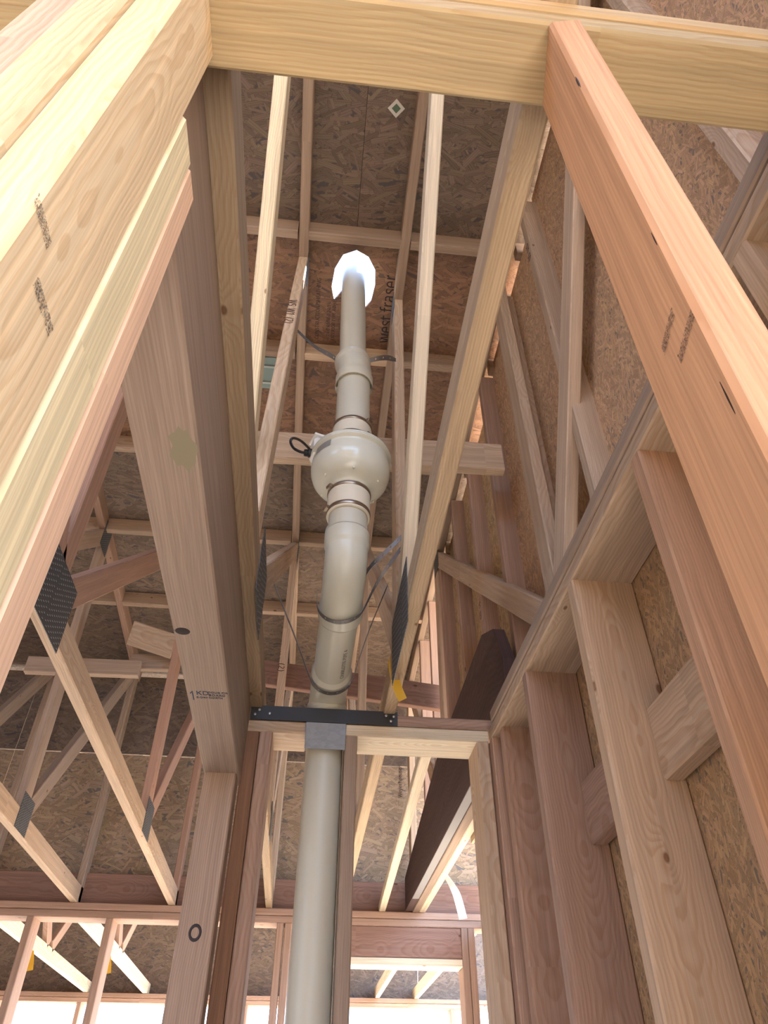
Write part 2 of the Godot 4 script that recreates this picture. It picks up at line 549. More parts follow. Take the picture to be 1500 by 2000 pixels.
func make_roof() -> void:
	var c := thing("ceiling", V(0, 2.9, 1.5), "underside of the roof, brown strand board sheets on the trusses", "ceiling", "", "structure")
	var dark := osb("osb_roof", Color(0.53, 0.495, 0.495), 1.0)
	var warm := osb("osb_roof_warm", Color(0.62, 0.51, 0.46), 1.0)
	var felt := plain("felt", Color(0.12, 0.12, 0.12), 0.9)
	var tilt := Basis(Vector3(1, 0, 0), Vector3(0, 1, -SLOPE).normalized(), Vector3(0, SLOPE, 1).normalized())
	tilt = Basis(Vector3(1, 0, 0), Vector3(0, 1, SLOPE).normalized(), Vector3(0, -SLOPE, 1).normalized())
	var ds := [-0.97, 0.25, 1.47, 2.69, 3.91, 5.13, 6.35, 7.57]
	for r in ds.size():
		for k in range(-1 if r >= 2 and r < 5 else 0, 3):
			var wide := 2.44
			var cx := 0.03 - 2.44 * k
			if r % 2 == 1:
				wide = 1.22 if k == 0 else 2.44
				cx = 0.64 if k == 0 else 1.25 - 2.44 * k
			if k == -1:
				wide = 1.22; cx = 1.86
			var cd: float = ds[r] + 0.61
			var hole := PackedVector2Array()
			if k == 0 and r == 2:
				for p in [[-0.062, 1.725], [-0.048, 1.79], [-0.012, 1.735], [0.03, 1.745], [0.066, 1.765], [0.092, 1.815], [0.118, 1.775], [0.128, 1.70], [0.122, 1.63], [0.088, 1.575], [0.035, 1.55], [-0.02, 1.575], [-0.052, 1.64]]:
					hole.append(Vector2(p[0] - cx, -(p[1] - cd)))
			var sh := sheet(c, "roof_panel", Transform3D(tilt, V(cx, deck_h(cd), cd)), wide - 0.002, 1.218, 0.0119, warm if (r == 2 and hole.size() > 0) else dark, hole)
			if hole.size() > 0: roof_sheet = sh
			sheet(c, "roofing_felt", Transform3D(tilt, V(cx, deck_h(cd) + 0.0125, cd)), wide + 0.02, 1.24, 0.001 + 0.0006 * ((r + k + 2) % 2), felt, hole)
	# blocking between the top chords, on edge
	var bays := [[-1.79, -1.29], [-1.25, -0.75], [-0.71, -0.21], [-0.17, 0.216], [0.254, 0.66], [0.70, 1.25]]
	for d in [0.25, 1.47, 2.03, 2.66, 3.26, 3.9]:
		for b in bays:
			var h := chord_h(d) + 0.046
			board(c, "blocking", V(b[0], h, d), V(b[1], h, d), 0.038, 0.086, FIR if d == 2.03 and b[0] == -0.17 else TAN)
	# print on the orange sheet beside the pipe
	var ink := plain("ink", Color(0.17, 0.13, 0.13), 0.8)
	var right := Vector3(0, -SLOPE, 1); var up := Vector3(-1, 0, 0)
	letters(roof_sheet, "west fraser", V(0.196, deck_h(1.97) - 0.001, 1.98), right, up, 0.082, ink, "lettering", 0.82)
	letters(roof_sheet, "CONSTRUCTION/SHEATHING", V(-0.118, deck_h(1.98) - 0.001, 1.99), right, up, 0.023, ink)
	letters(roof_sheet, "20 48J 2025", V(-0.092, deck_h(1.9) - 0.001, 1.92), right, up, 0.021, ink)
	letters(roof_sheet, "16.0 AMM-0 24/16", V(-0.068, deck_h(1.96) - 0.001, 1.97), right, up, 0.021, ink)
	letters(roof_sheet, "EXTERIOR TYPE ADHESIVE", V(-0.044, deck_h(1.98) - 0.001, 1.99), right, up, 0.021, ink)
	for q in 4:
		letters(roof_sheet, ["32/16  7/16", "SHEATHING SPAN", "2025  EXPOSURE 1", "SIZED FOR SPACING"][q], V(1.02 + q * 0.05, deck_h(4.1) - 0.001, 4.12), right, up, 0.045, ink)
	# sticker on the next sheet
	var sk := Node3D.new(); put(sk, "sheet_sticker", Transform3D(Basis(right.normalized(), -Vector3(0, 1, SLOPE).normalized(), Vector3(0, 1, 0).cross(right).normalized()).orthonormalized(), V(0.141, deck_h(1.0) - 0.0008, 1.0)))
	tag(sk, "small white diamond sticker with a green middle on the roof sheathing", "sticker")
	var sb := Basis(Vector3(1, 0, 0), Vector3(0, 1, SLOPE).normalized(), Vector3(0, -SLOPE, 1).normalized()) * Basis(Vector3.UP, 0.72)
	box(sk, "paper", Transform3D(sb, V(0.141, deck_h(1.0) - 0.001, 1.0)), Vector3(0.046, 0.0008, 0.046), plain("paper", Color(0.78, 0.76, 0.72), 0.7))
	box(sk, "print", Transform3D(sb, V(0.141, deck_h(1.0) - 0.0016, 1.0)), Vector3(0.024, 0.0006, 0.024), plain("sticker_green", Color(0.33, 0.42, 0.33), 0.7))

var roof_sheet: MeshInstance3D

# ------------------------------------------------------------------ walls
func make_near_wall() -> void:
	var w := thing("wall_front", V(0.02, -EYE, 0.25), "pale stud wall frame close overhead with double top plate", "wall", "", "structure")
	plate(w, -0.62, 0.70, 0.217, 0.304, 0.945, 0.982, 0, Color(0.685, 0.61, 0.475), 0)
	plate(w, -0.62, 0.70, 0.213, 0.302, 0.985, 1.0185, 0, Color(0.75, 0.65, 0.50), 1)
	# bundle of studs at the left
	stud(w, -0.210, -0.172, 0.200, 0.293, -EYE, 0.944, Color(0.92, 0.81, 0.64), 0)
	stud(w, -0.250, -0.212, 0.196, 0.290, -EYE, 0.944, YEL, 0)
	stud(w, -0.290, -0.252, 0.203, 0.293, -EYE, 0.944, FIR, 0)
	stud(w, -0.62, -0.582, 0.217, 0.304, -EYE, 0.944, FIR, 1)
	# the single stud at the right
	var s := board(w, "stud", V(0.2315, -EYE, 0.2575), V(0.2315, 0.944, 0.2575), 0.036, 0.089, ORANGE, 1, Vector3(0.016, 0, -0.087).normalized())
	stud(w, 0.506, 0.544, 0.217, 0.304, -EYE, 0.944, FIR, 1)
	var dn := Vector3(0, -1, 0); var away := Vector3(0, 0, -1)
	# ink stamps on both, worn beyond reading
	stamp(s, V(0.2115, 0.400, 0.252), Vector3(-0.18, 0, 0.98), Vector3.UP, 0.032, 0.011, 0)
	stamp(s, V(0.2087, 0.371, 0.2365), Vector3(-0.18, 0, 0.98), Vector3.UP, 0.036, 0.011, 1)
	# pitch pockets along the stud's face
	var pitch := plain("pitch", Color(0.20, 0.12, 0.08), 0.6)
	for q in [[0.762, 0.2205, 0.022], [0.463, 0.2215, 0.020], [0.300, 0.226, 0.030]]:
		mesh_at("pitch_pocket", lathe([[0.0, -1.0], [0.5, -0.7], [0.9, -0.25], [1.0, 0.05], [0.8, 0.45], [0.4, 0.8], [0.0, 1.0]], 10), pitch, Transform3D(Basis(Vector3(0.0008, 0, 0), Vector3(0, q[2], 0), Vector3(0, 0, 0.0016)), V(0.2064 + (q[1] - 0.217) * 0.18, q[0], q[1])), s)
	var l := w.get_child(2)
	stamp(l, V(-0.1715, 0.388, 0.212), Vector3(0, 0, -1), Vector3.UP, 0.030, 0.012, 1)
	stamp(l, V(-0.1715, 0.360, 0.249), Vector3(0, 0, -1), Vector3.UP, 0.036, 0.012, 0)

func make_right_wall() -> void:
	var w := thing("wall_right", V(0.62, -EYE, 1.0), "two-by-six stud wall with blocking and tan strand board behind", "wall", "", "structure")
	plate(w, 0.545, 0.685, -0.35, 2.095, 0.945, 0.982, 2, FIR, 3)
	plate(w, 0.541, 0.683, -0.35, 2.04, 0.984, 1.0195, 2, TAN, 4)
	for d in [-0.35, 0.035, 0.44]:
		stud(w, 0.545, 0.685, d, d + 0.038, -EYE, 0.9445, FIR)
	stud(w, 0.545, 0.685, 0.842, 0.880, -EYE, 0.9445, Color(0.75, 0.62, 0.52), 2)
	stud(w, 0.545, 0.685, 1.240, 1.278, -EYE, 0.9445, FIR, 0)
	stud(w, 0.545, 0.685, 1.650, 1.688, -EYE, 0.9445, PINK, 2)
	stud(w, 0.560, 0.685, 1.985, 2.023, -EYE, 0.9445, PINK, 3)
	stud(w, 0.545, 0.685, 2.062, 2.097, -EYE, 0.9445, PINK, 2)
	# two offcuts nailed between the studs against the sheathing
	board(w, "blocking", V(0.660, 0.572, 0.882), V(0.660, 0.572, 1.239), 0.038, 0.14, FIR, 3)
	board(w, "blocking", V(0.660, 0.582, 1.280), V(0.660, 0.582, 1.649), 0.038, 0.14, PINK, 3)
	var m := osb("osb_wall", Color(0.80, 0.715, 0.625), 2.9)
	var side := Basis(Vector3(0, 0, -1), Vector3(1, 0, 0), Vector3(0, -1, 0))
	side = Basis(Vector3(0, 1, 0), Vector3(1, 0, 0), Vector3(0, 0, -1))
	for k in 2:
		var d0 := -0.35 + k * 1.22
		sheet(w, "sheathing_panel", Transform3D(side, V(0.6855, -0.34, d0 + 0.61)), 2.70, 1.216, 0.0115, m)
	for q in [[2.25, 3.20, 0.80], [3.65, 4.60, 1.06]]:
		sheet(w, "sheathing_panel", Transform3D(side, V(q[2], -0.36, (q[0] + q[1]) * 0.5)), 2.66, q[1] - q[0], 0.0115, m)

func make_gable_wall() -> void:
	var w := thing("wall_gable", V(0.7, 1.02, 1.0), "upright gable studs with brown strand board behind, above the right wall", "wall", "", "structure")
	var m := osb("osb_gable", Color(0.90, 0.80, 0.72), 2.6)
	var side := Basis(Vector3(0, 1, 0), Vector3(1, 0, 0), Vector3(0, 0, -1))
	var edges := [-0.8, -0.37, 0.45, 1.265, 2.05, 3.27]
	for k in 5:
		var d0: float = edges[k]; var d1: float = edges[k + 1]
		var dm := (d0 + d1) * 0.5
		var top := chord_h(d1) + 0.07
		sheet(w, "sheathing_panel", Transform3D(side, V(0.722, (1.0 + top) * 0.5, dm)), top - 1.0, d1 - d0 - 0.004, 0.0115, m if k < 4 else osb("osb_gable_pale", Color(0.93, 0.86, 0.75), 1.6))
	for d in [-0.75, -0.35, 0.06, 0.46, 0.86, 1.262, 1.66, 2.07, 2.45, 2.85, 3.27, 3.70, 4.1]:
		var s := board(w, "stud", V(0.700, 1.112, d), V(0.700, chord_h(d) - 0.002, d), 0.040, 0.089, FIR if d < 2.0 else PINK, -1, Vector3(1, 0, 0))
		var ink := plain("marker", Color(0.25, 0.14, 0.12), 0.8)
		if d == 1.66: letters(s, "WS  (1)", V(0.6545, 2.50, d + 0.008), Vector3(0, -1, 0), Vector3(0, 0, 1), 0.030, ink)
		if d == 1.262: letters(s, "S71  (2)", V(0.6545, 2.50, d + 0.008), Vector3(0, -1, 0), Vector3(0, 0, 1), 0.030, ink)
		if d == 2.45: letters(s, "S1  (2)", V(0.6545, 1.72, d + 0.008), Vector3(0, -1, 0), Vector3(0, 0, 1), 0.030, ink)

func make_far_wall() -> void:
	var w := thing("wall_back", V(0.18, -EYE, 2.17), "framed doorway wall at the end of the small room", "wall", "", "structure")
	plate(w, -0.205, -0.026, 2.10, 2.24, 0.945, 0.982, 0, FIR, 3)
	plate(w, 0.098, 0.544, 2.10, 2.24, 0.945, 0.982, 0, SPF, 2)
	plate(w, -0.205, -0.026, 2.10, 2.24, 0.984, 1.0195, 0, TAN, 3)
	plate(w, 0.098, 0.60, 2.10, 2.24, 0.984, 1.0195, 0, PINK, 3)
	stud(w, -0.205, -0.165, 2.10, 2.24, -EYE, 0.9445, Color(0.62, 0.47, 0.37), 4)
	stud(w, -0.163, -0.124, 2.10, 2.24, -EYE, 0.9445, PINK, 3)
	stud(w, 0.096, 0.134, 2.10, 2.24, -EYE, 0.9445, TAN, 4)
	stud(w, 0.506, 0.544, 2.10, 2.24, -EYE, 0.9445, FIR, 3)
	stud(w, 0.546, 0.583, 2.10, 2.24, -EYE, 0.9445, PINK, 2)

func make_second_wall() -> void:
	var w := thing("wall_rear", V(-0.4, -EYE, 4.67), "second framed wall further back with doorway and strand board above", "wall", "", "structure")
	plate(w, -4.0, 2.0, 4.60, 4.74, 0.945, 0.982, 0, PINK, 3)
	plate(w, -4.0, 2.0, 4.60, 4.74, 0.984, 1.0195, 0, PINK, 2)
	for x in [-3.6, -3.17, -2.74, -2.34, -1.91, -1.495, -1.07, -0.64, -0.32, -0.13, -0.085, 0.12]:
		stud(w, x, x + 0.038, 4.60, 4.74, -EYE, 0.9445, PINK)
	for x in [0.92, 0.96, 1.4, 1.8]:
		stud(w, x, x + 0.038, 4.60, 4.74, -EYE, 0.9445, PINK)
	# header over the doorway
	plate(w, 0.16, 0.918, 4.605, 4.645, 0.792, 0.944, 0, RED, 3, "header")
	plate(w, 0.16, 0.918, 4.60, 4.74, 0.753, 0.790, 0, SPF, 4, "header_plate")
	# rim and sheathing above the plates
	board(w, "rim_board", V(-4.0, 1.106, 4.690), V(2.0, 1.106, 4.690), 0.038, 0.17, RED, 3)
	var side := Basis(Vector3(1, 0, 0), Vector3(0, 0, -1), Vector3(0, 1, 0))
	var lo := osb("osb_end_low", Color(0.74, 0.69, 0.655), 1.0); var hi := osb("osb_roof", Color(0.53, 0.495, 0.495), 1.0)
	for k in 3:
		var cx := -2.95 + k * 2.02
		var a := sheet(w, "sheathing_panel", Transform3D(side, V(cx, 1.475, 4.775)), 2.014, 0.93, 0.0115, lo)
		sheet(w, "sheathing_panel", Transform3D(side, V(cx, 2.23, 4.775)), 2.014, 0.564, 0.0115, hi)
		if k == 2:
			letters(a, "Weyerhaeuser", V(0.600, 1.735, 4.774), Vector3(0, 1, 0), Vector3(-1, 0, 0), 0.033, plain("ink", Color(0.17, 0.13, 0.13), 0.8))

func make_third_wall() -> void:
	var w := thing("wall_outer", V(-0.4, -EYE, 7.85), "outermost framed wall with window openings to the bright sky", "wall", "", "structure")
	plate(w, -5.0, 2.6, 7.80, 7.94, 0.945, 0.982, 0, PINK, 3)
	plate(w, -5.0, 2.6, 7.80, 7.94, 0.984, 1.0195, 0, PINK, 2)
	for x in [-4.4, -3.6, -2.6, -1.9, -1.1, -0.45, 0.3, 1.42, 2.2]:
		stud(w, x, x + 0.038, 7.80, 7.94, -EYE, 0.9445, PINK)
	var side := Basis(Vector3(1, 0, 0), Vector3(0, 0, -1), Vector3(0, 1, 0))
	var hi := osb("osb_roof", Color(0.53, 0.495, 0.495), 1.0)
	for k in 4:
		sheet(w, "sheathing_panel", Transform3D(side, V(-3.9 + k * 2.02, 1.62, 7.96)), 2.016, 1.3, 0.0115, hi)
	var bk := thing("wall_behind", V(-2.2, -EYE, -1.6), "sheathed wall behind the camera at the left", "wall", "", "structure")
	for k in 2:
		sheet(bk, "sheathing_panel", Transform3D(Basis(Vector3(1, 0, 0), Vector3(0, 0, 1), Vector3(0, -1, 0)), V(-3.2 + k * 2.36, 0.55, -1.6)), 2.35, 4.5, 0.0115, osb("osb_wall", Color(0.80, 0.715, 0.625), 2.9))
	var l := thing("wall_left", V(-4.3, -EYE, 3.5), "sheathed outer wall at the far left of the house", "wall", "", "structure")
	var turn := Basis(Vector3(0, 1, 0), Vector3(-1, 0, 0), Vector3(0, 0, 1))
	for k in 4:
		sheet(l, "sheathing_panel", Transform3D(turn, V(-4.40, 0.55, 0.25 + k * 2.24)), 4.5, 2.23, 0.0115, osb("osb_wall", Color(0.80, 0.715, 0.625), 2.9))
	for d in 11:
		stud(l, -4.38, -4.29, -0.8 + d * 0.84, -0.762 + d * 0.84, -EYE, 2.1, FIR)

# ------------------------------------------------------------------ trusses
func web(t: Node3D, x: float, d0: float, h0: float, d1: float, h1: float, tint: Color, k := -1, called := "web") -> MeshInstance3D:
	return board(t, called, V(x, h0, d0), V(x, h1, d1), 0.0385, 0.089, tint, k, Vector3(0, 0.02, 1))

func nail_plate(t: Node3D, x: float, h: float, d: float, sh: float, sd: float, turn := 0.0) -> void:
	var m := plain("nail_plate", Color(0.72, 0.72, 0.72), 0.6, 0.0)
	if m.albedo_texture == null: m.albedo_texture = plate_tex; m.uv1_scale = Vector3(1.5, 1.5, 1)
	box(t, "nail_plate", Transform3D(Basis(Vector3(1, 0, 0), turn), V(x, h, d)), Vector3(0.0022, sh, sd), m)

func truss(x: float, o: Dictionary) -> Node3D:
	var t := thing("roof_truss", V(x, 1.02, 1.65), o.label, "roof truss", "roof trusses over the house")
	var face: float = (1.0 if x < 0 else -1.0) * 0.0204
	var tb: Color = o.get("bottom", FIR); var tt: Color = o.get("top", BRN); var tw: Color = o.get("web", FIR)
	board(t, "bottom_chord", V(x, 1.0645, -0.9), V(x, 1.0645, 4.668), 0.0385, 0.089, tb, o.get("btex", -1))
	board(t, "top_chord", V(x, chord_h(-0.9) + 0.0445, -0.9), V(x, chord_h(4.75) + 0.0445, 4.75), 0.0385, 0.089, tt)
	var j1: float = o.get("j1", 1.64); var j2 := 3.40
	web(t, x + o.get("w1x", 0.0), o.get("t1", 0.40), chord_h(0.4) - 0.005, o.get("w1d", j1), 1.115, o.get("w1c", tw), o.get("w1k", -1))
	var w2 := web(t, x, o.get("w2t", j1 + 0.02), chord_h(1.6) - 0.005, o.get("w2d", j1), 1.115, o.get("w2c", tw))
	web(t, x, j1 + 0.06, 1.13, 3.28, chord_h(3.3) - 0.02, tw)
	var w4 := web(t, x, o.get("w4t", 3.33), chord_h(3.33) - 0.005, o.get("w4d", j2), 1.115, tw)
	web(t, x, j2 + 0.06, 1.13, 4.58, chord_h(4.6) - 0.03, tw)
	web(t, x, 4.66, 1.03, 4.66, chord_h(4.66) - 0.005, tw)
	web(t, x, -0.75, 1.13, 0.30, chord_h(0.3) - 0.03, tw)
	nail_plate(t, x + face, o.get("p1h", 1.10), o.get("p1d", j1 + 0.02), 0.20, o.get("p1w", 0.23))
	nail_plate(t, x + face, 1.10, j2 + 0.02, 0.15, 0.16)
	nail_plate(t, x + face, chord_h(3.3) - 0.02, 3.29, 0.17, 0.13)
	nail_plate(t, x + face, chord_h(1.65) - 0.01, o.get("w2t", j1 + 0.02), 0.12, 0.09)
	if o.has("write"):
		var ink := plain("marker", Color(0.25, 0.14, 0.12), 0.8)
		var ax: Vector3 = V(x, chord_h(1.6), o.w2t) - V(x, 1.115, o.w2d)
		for q in [[w2, 2.33, ax], [w4, 2.02, Vector3(0, 1, 0.02)]]:
			var n: Node3D = q[0]
			var along: Vector3 = -(q[2] as Vector3).normalized()
			var mid := gx(n).origin
			var at: Vector3 = mid + along * (mid.y - EYE - q[1]) * 1.0
			var near: Vector3 = at + Vector3(0, along.z, -along.y).normalized() * -0.0450
			if (near - at).z < 0: near = at - (near - at)
			letters(n, "WS  W1  (2)", near + Vector3(-0.006, 0, 0), along, Vector3(1, 0, 0), 0.040, ink)
	return t

func make_trusses() -> void:
	truss(0.232, {label = "roof truss just right of the pipe with a yellow tag hanging from it", bottom = Color(0.77, 0.68, 0.56), btex = 2, web = FIR, w1c = SPF, w1d = 1.72, j1 = 1.77, w2t = 1.75, w2d = 1.80, top = TAN, p1h = 1.075, p1d = 1.66, p1w = 0.34})
	truss(-0.184, {label = "roof truss just left of the pipe with a pale knotty diagonal web", bottom = GREY, btex = 3, web = FIR, w1c = Color(0.94, 0.88, 0.74), w1k = 3, w1x = -0.040, w1d = 1.45, w2t = 1.60, w2d = 1.33, w2c = Color(0.90, 0.80, 0.68), j1 = 1.53, top = TAN, write = true})
	truss(0.662, {label = "gable roof truss against the strand board at the right", bottom = TAN, web = FIR, top = TAN, w1d = 1.60, j1 = 1.62})
	truss(-0.732, {label = "roof truss beyond the left beam with a large dark nail plate", bottom = FIR, btex = 2, web = Color(0.72, 0.58, 0.50), w2t = 1.66, w2d = 1.66, j1 = 1.66, top = TAN})
	truss(-1.270, {label = "second roof truss beyond the left beam", bottom = FIR, web = TAN, top = PINK})
	truss(-1.800, {label = "third roof truss beyond the left beam, partly out of frame", bottom = FIR, web = TAN, top = PINK})
	truss(-2.330, {label = "fourth roof truss beyond the left beam, mostly out of frame", bottom = FIR, web = TAN, top = PINK})
	# short trusses over the room behind the second wall
	var names := ["leftmost short truss seen through the rear wall studs", "short truss seen between two rear wall studs at the left", "short truss seen through the rear doorway, nearer the pipe", "short truss seen through the rear doorway, further right"]
	var xs := [-1.85, -1.335, 0.75, 1.11]
	for k in 4:
		var t := thing("short_truss", V(xs[k], 1.02, 6.3), names[k], "roof truss", "short trusses over the rear room")
		board(t, "bottom_chord", V(xs[k], 1.0645, 4.83), V(xs[k], 1.0645, 7.93), 0.0385, 0.089, SPF)
		board(t, "top_chord", V(xs[k], chord_h(4.83) + 0.0445, 4.83), V(xs[k], chord_h(7.93) + 0.0445, 7.93), 0.0385, 0.089, TAN)
		web(t, xs[k], 4.95, chord_h(4.95) - 0.01, 6.3, 1.115, PINK)
		web(t, xs[k], 6.4, 1.115, 7.7, chord_h(7.7) - 0.01, PINK)

# ------------------------------------------------------------------ beam, posts, braces
func make_beam() -> void:
	var b := thing("wood_beam", V(-0.248, 0.775, 1.2), "heavy weathered timber beam running away overhead at the left", "beam")
	var m := slab(b, "timber", V(-0.296, 0.775, 2.095), V(-0.200, 1.0185, 0.296), 2, Color(0.655, 0.575, 0.51), 1)
	var ink := plain("blue_ink", Color(0.14, 0.20, 0.28), 0.8)
	var dn := 0.7745
	letters(m, "1", V(-0.290, dn, 1.55), Vector3(1, 0, 0), Vector3(0, 0, 1), 0.055, ink, "lettering", 0.5)
	letters(m, "KD", V(-0.275, dn, 1.535), Vector3(1, 0, 0), Vector3(0, 0, 1), 0.024, ink)
	letters(m, "S-DRY", V(-0.275, dn, 1.556), Vector3(1, 0, 0), Vector3(0, 0, 1), 0.010, ink)
	letters(m, "DOUG FIR", V(-0.247, dn, 1.530), Vector3(1, 0, 0), Vector3(0, 0, 1), 0.010, ink)
	letters(m, "BOARD", V(-0.247, dn, 1.543), Vector3(1, 0, 0), Vector3(0, 0, 1), 0.012, ink)
	letters(m, "NORTH", V(-0.247, dn, 1.556), Vector3(1, 0, 0), Vector3(0, 0, 1), 0.010, ink)
	# wane knot hole at the edge of the soffit: a shallow dark bark pocket
	mesh_at("knot", lathe([[0.0, -0.0014], [0.012, -0.0012], [0.017, 0.0], [0.018, 0.002]], 24), plain("bark", Color(0.16, 0.11, 0.09), 0.9), Transform3D(Basis(Vector3(1, 0, 0), Vector3(0, 1, 0), Vector3(0, 0, 0.9)), V(-0.277, 0.7755, 1.273)), b)
	# blotch of dried grey mortar on the soffit
	var st := SurfaceTool.new(); st.begin(Mesh.PRIMITIVE_TRIANGLES)
	var r := RandomNumberGenerator.new(); r.seed = 3
	var ring: Array = []
	for k in 22:
		var a := TAU * k / 22.0
		var q := r.randf_range(0.72, 1.12)
		ring.append(Vector3(cos(a) * 0.022 * q, 0, sin(a) * 0.045 * q))
	for k in 22:
		var p: Vector3 = ring[k]; var q: Vector3 = ring[(k + 1) % 22]
		for v in [Vector3(0, -0.0016, 0), q, p]:
			st.set_normal(Vector3(0, -1, 0)); st.set_uv(Vector2(v.x, v.z) * 8.0); st.add_vertex(v)
	mesh_at("mortar_blotch", st.commit(), plain("mortar", Color(0.52, 0.48, 0.38), 0.95), Transform3D(Basis.IDENTITY, V(-0.222, 0.7747, 0.765)), b)
	var p1 := thing("support_post", V(-0.22, -EYE, 0.34), "pale doubled studs close to the camera carrying the beam's near end", "post", "beam posts")
	stud(p1, -0.285, -0.172, 0.2945, 0.345, -EYE, 0.7745, Color(0.90, 0.83, 0.66), 1)
	stud(p1, -0.285, -0.1725, 0.3455, 0.3835, -EYE, 0.7745, Color(0.90, 0.75, 0.62), 1)
	var p2 := thing("support_post", V(-0.248, -EYE, 2.05), "square timber post under the far end of the left beam", "post", "beam posts")
	stud(p2, -0.293, -0.2065, 2.0, 2.089, -EYE, 0.7745, Color(0.68, 0.59, 0.52), 0, "timber")
	mesh_at("knot", lathe([[0.0095, 0.0], [0.0105, 0.0012], [0.014, 0.0014], [0.0155, 0.0]], 24), plain("knot_ring", Color(0.20, 0.17, 0.17), 0.8), Transform3D(Basis(Vector3(1, 0, 0), Vector3(0, 0, 1.0), Vector3(0, -1.25, 0)), V(-0.250, 0.385, 1.9995)), p2)

func make_braces() -> void:
	var a := board(null, "lateral_brace", V(-0.62, 1.955, 1.89), V(0.64, 1.965, 1.86), 0.038, 0.14, FIR, 3)
	tag(a, "long orange brace board crossing behind the fan", "brace", "lateral braces")
	var b := board(null, "lateral_brace", V(-1.50, 1.86, 3.475), V(-0.93, 1.87, 3.475), 0.038, 0.089, TAN)
	tag(b, "short brace board across the trusses at far left, below the loose offcut", "brace", "lateral braces")
	var c := board(null, "lateral_brace", V(-1.00, 1.94, 3.53), V(-0.745, 1.945, 3.53), 0.038, 0.089, TAN)
	tag(c, "stub of brace board right beneath the loose offcut", "brace", "lateral braces")
	var d := board(null, "lateral_brace", V(-0.42, 1.90, 3.475), V(0.90, 1.77, 3.475), 0.038, 0.14, RED, 3)
	tag(d, "tilted reddish brace board behind the lower bend of the pipe", "brace", "lateral braces")
	var o := board(null, "board_offcut", V(-1.01, 2.055, 3.42), V(-0.772, 1.985, 3.42), 0.13, 0.019, FIR, 3, Vector3(0, -0.6, 0.8))
	tag(o, "loose tilted offcut lying on the brace at the left", "board")
	# dark deep board above the far wall at the right
	var g := thing("ridge_beam", V(0.62, 1.02, 3.2), "dark deep timber beam running away beyond the doorway", "beam")
	var prof := [Vector2(2.06, 1.02), Vector2(2.02, 1.20), Vector2(2.10, 1.36), Vector2(2.26, 1.435), Vector2(3.3, 1.41), Vector2(4.58, 1.195), Vector2(4.58, 1.02)]
	var st := SurfaceTool.new(); st.begin(Mesh.PRIMITIVE_TRIANGLES)
	var poly := PackedVector2Array(prof)
	var idx := Geometry2D.triangulate_polygon(poly)
	for s in [0.598, 0.638]:
		var n := Vector3(-1 if s < 0.61 else 1, 0, 0)
		for k in range(0, idx.size(), 3):
			var tri: Array = []
			for q in 3: tri.append(V(s, poly[idx[k + q]].y, poly[idx[k + q]].x))
			if (tri[1] - tri[0]).cross(tri[2] - tri[0]).dot(n) > 0:
				var t = tri[1]; tri[1] = tri[2]; tri[2] = t
			for v in tri:
				st.set_normal(n); st.set_uv(Vector2(-v.z / 2.4, v.y / 0.9)); st.set_tangent(Plane(1, 0, 0, 1)); st.add_vertex(v)
	for k in poly.size():
		var p := poly[k]; var q := poly[(k + 1) % poly.size()]
		var e := (q - p).normalized()
		var n := Vector3(0, -e.x, -e.y)
		var mid := (p + q) * 0.5
		if Geometry2D.is_point_in_polygon(mid + Vector2(-n.z, n.y) * 0.002, poly): n = -n
		quad(st, V(0.598, p.y, p.x), V(0.638, p.y, p.x), V(0.638, q.y, q.x), V(0.598, q.y, q.x), n, Vector2(p.x / 2.4, 0.1), Vector2(p.x / 2.4, 0.22), Vector2(q.x / 2.4, 0.22), Vector2(q.x / 2.4, 0.1))
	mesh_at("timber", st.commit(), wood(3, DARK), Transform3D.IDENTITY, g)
	box(g, "nail_plate", Transform3D(Basis.IDENTITY, V(0.618, 1.0192, 3.35)), Vector3(0.036, 0.0014, 1.9), plain("punched_strip", Color(0.50, 0.48, 0.46), 0.6, 0.2))
	var e2 := board(null, "ledger_board", V(0.700, 1.064, 2.26), V(0.700, 1.064, 4.66), 0.036, 0.089, SPF)
	tag(e2, "pale board alongside the dark beam beyond the doorway", "board")
	var e3 := board(null, "ceiling_joist", V(0.389, 1.042, 2.225), V(0.468, 1.042, 4.668), 0.038, 0.045, SPF)
	tag(e3, "pale joist lying between the truss and the dark beam beyond the doorway", "joist")

func galvanised(key: String, sc: Vector3) -> StandardMaterial3D:
	var m := plain("galv_" + key, Color(0.92, 0.92, 0.91), 0.5, 0.25)
	m.albedo_texture = galv_tex; m.uv1_scale = sc
	return m

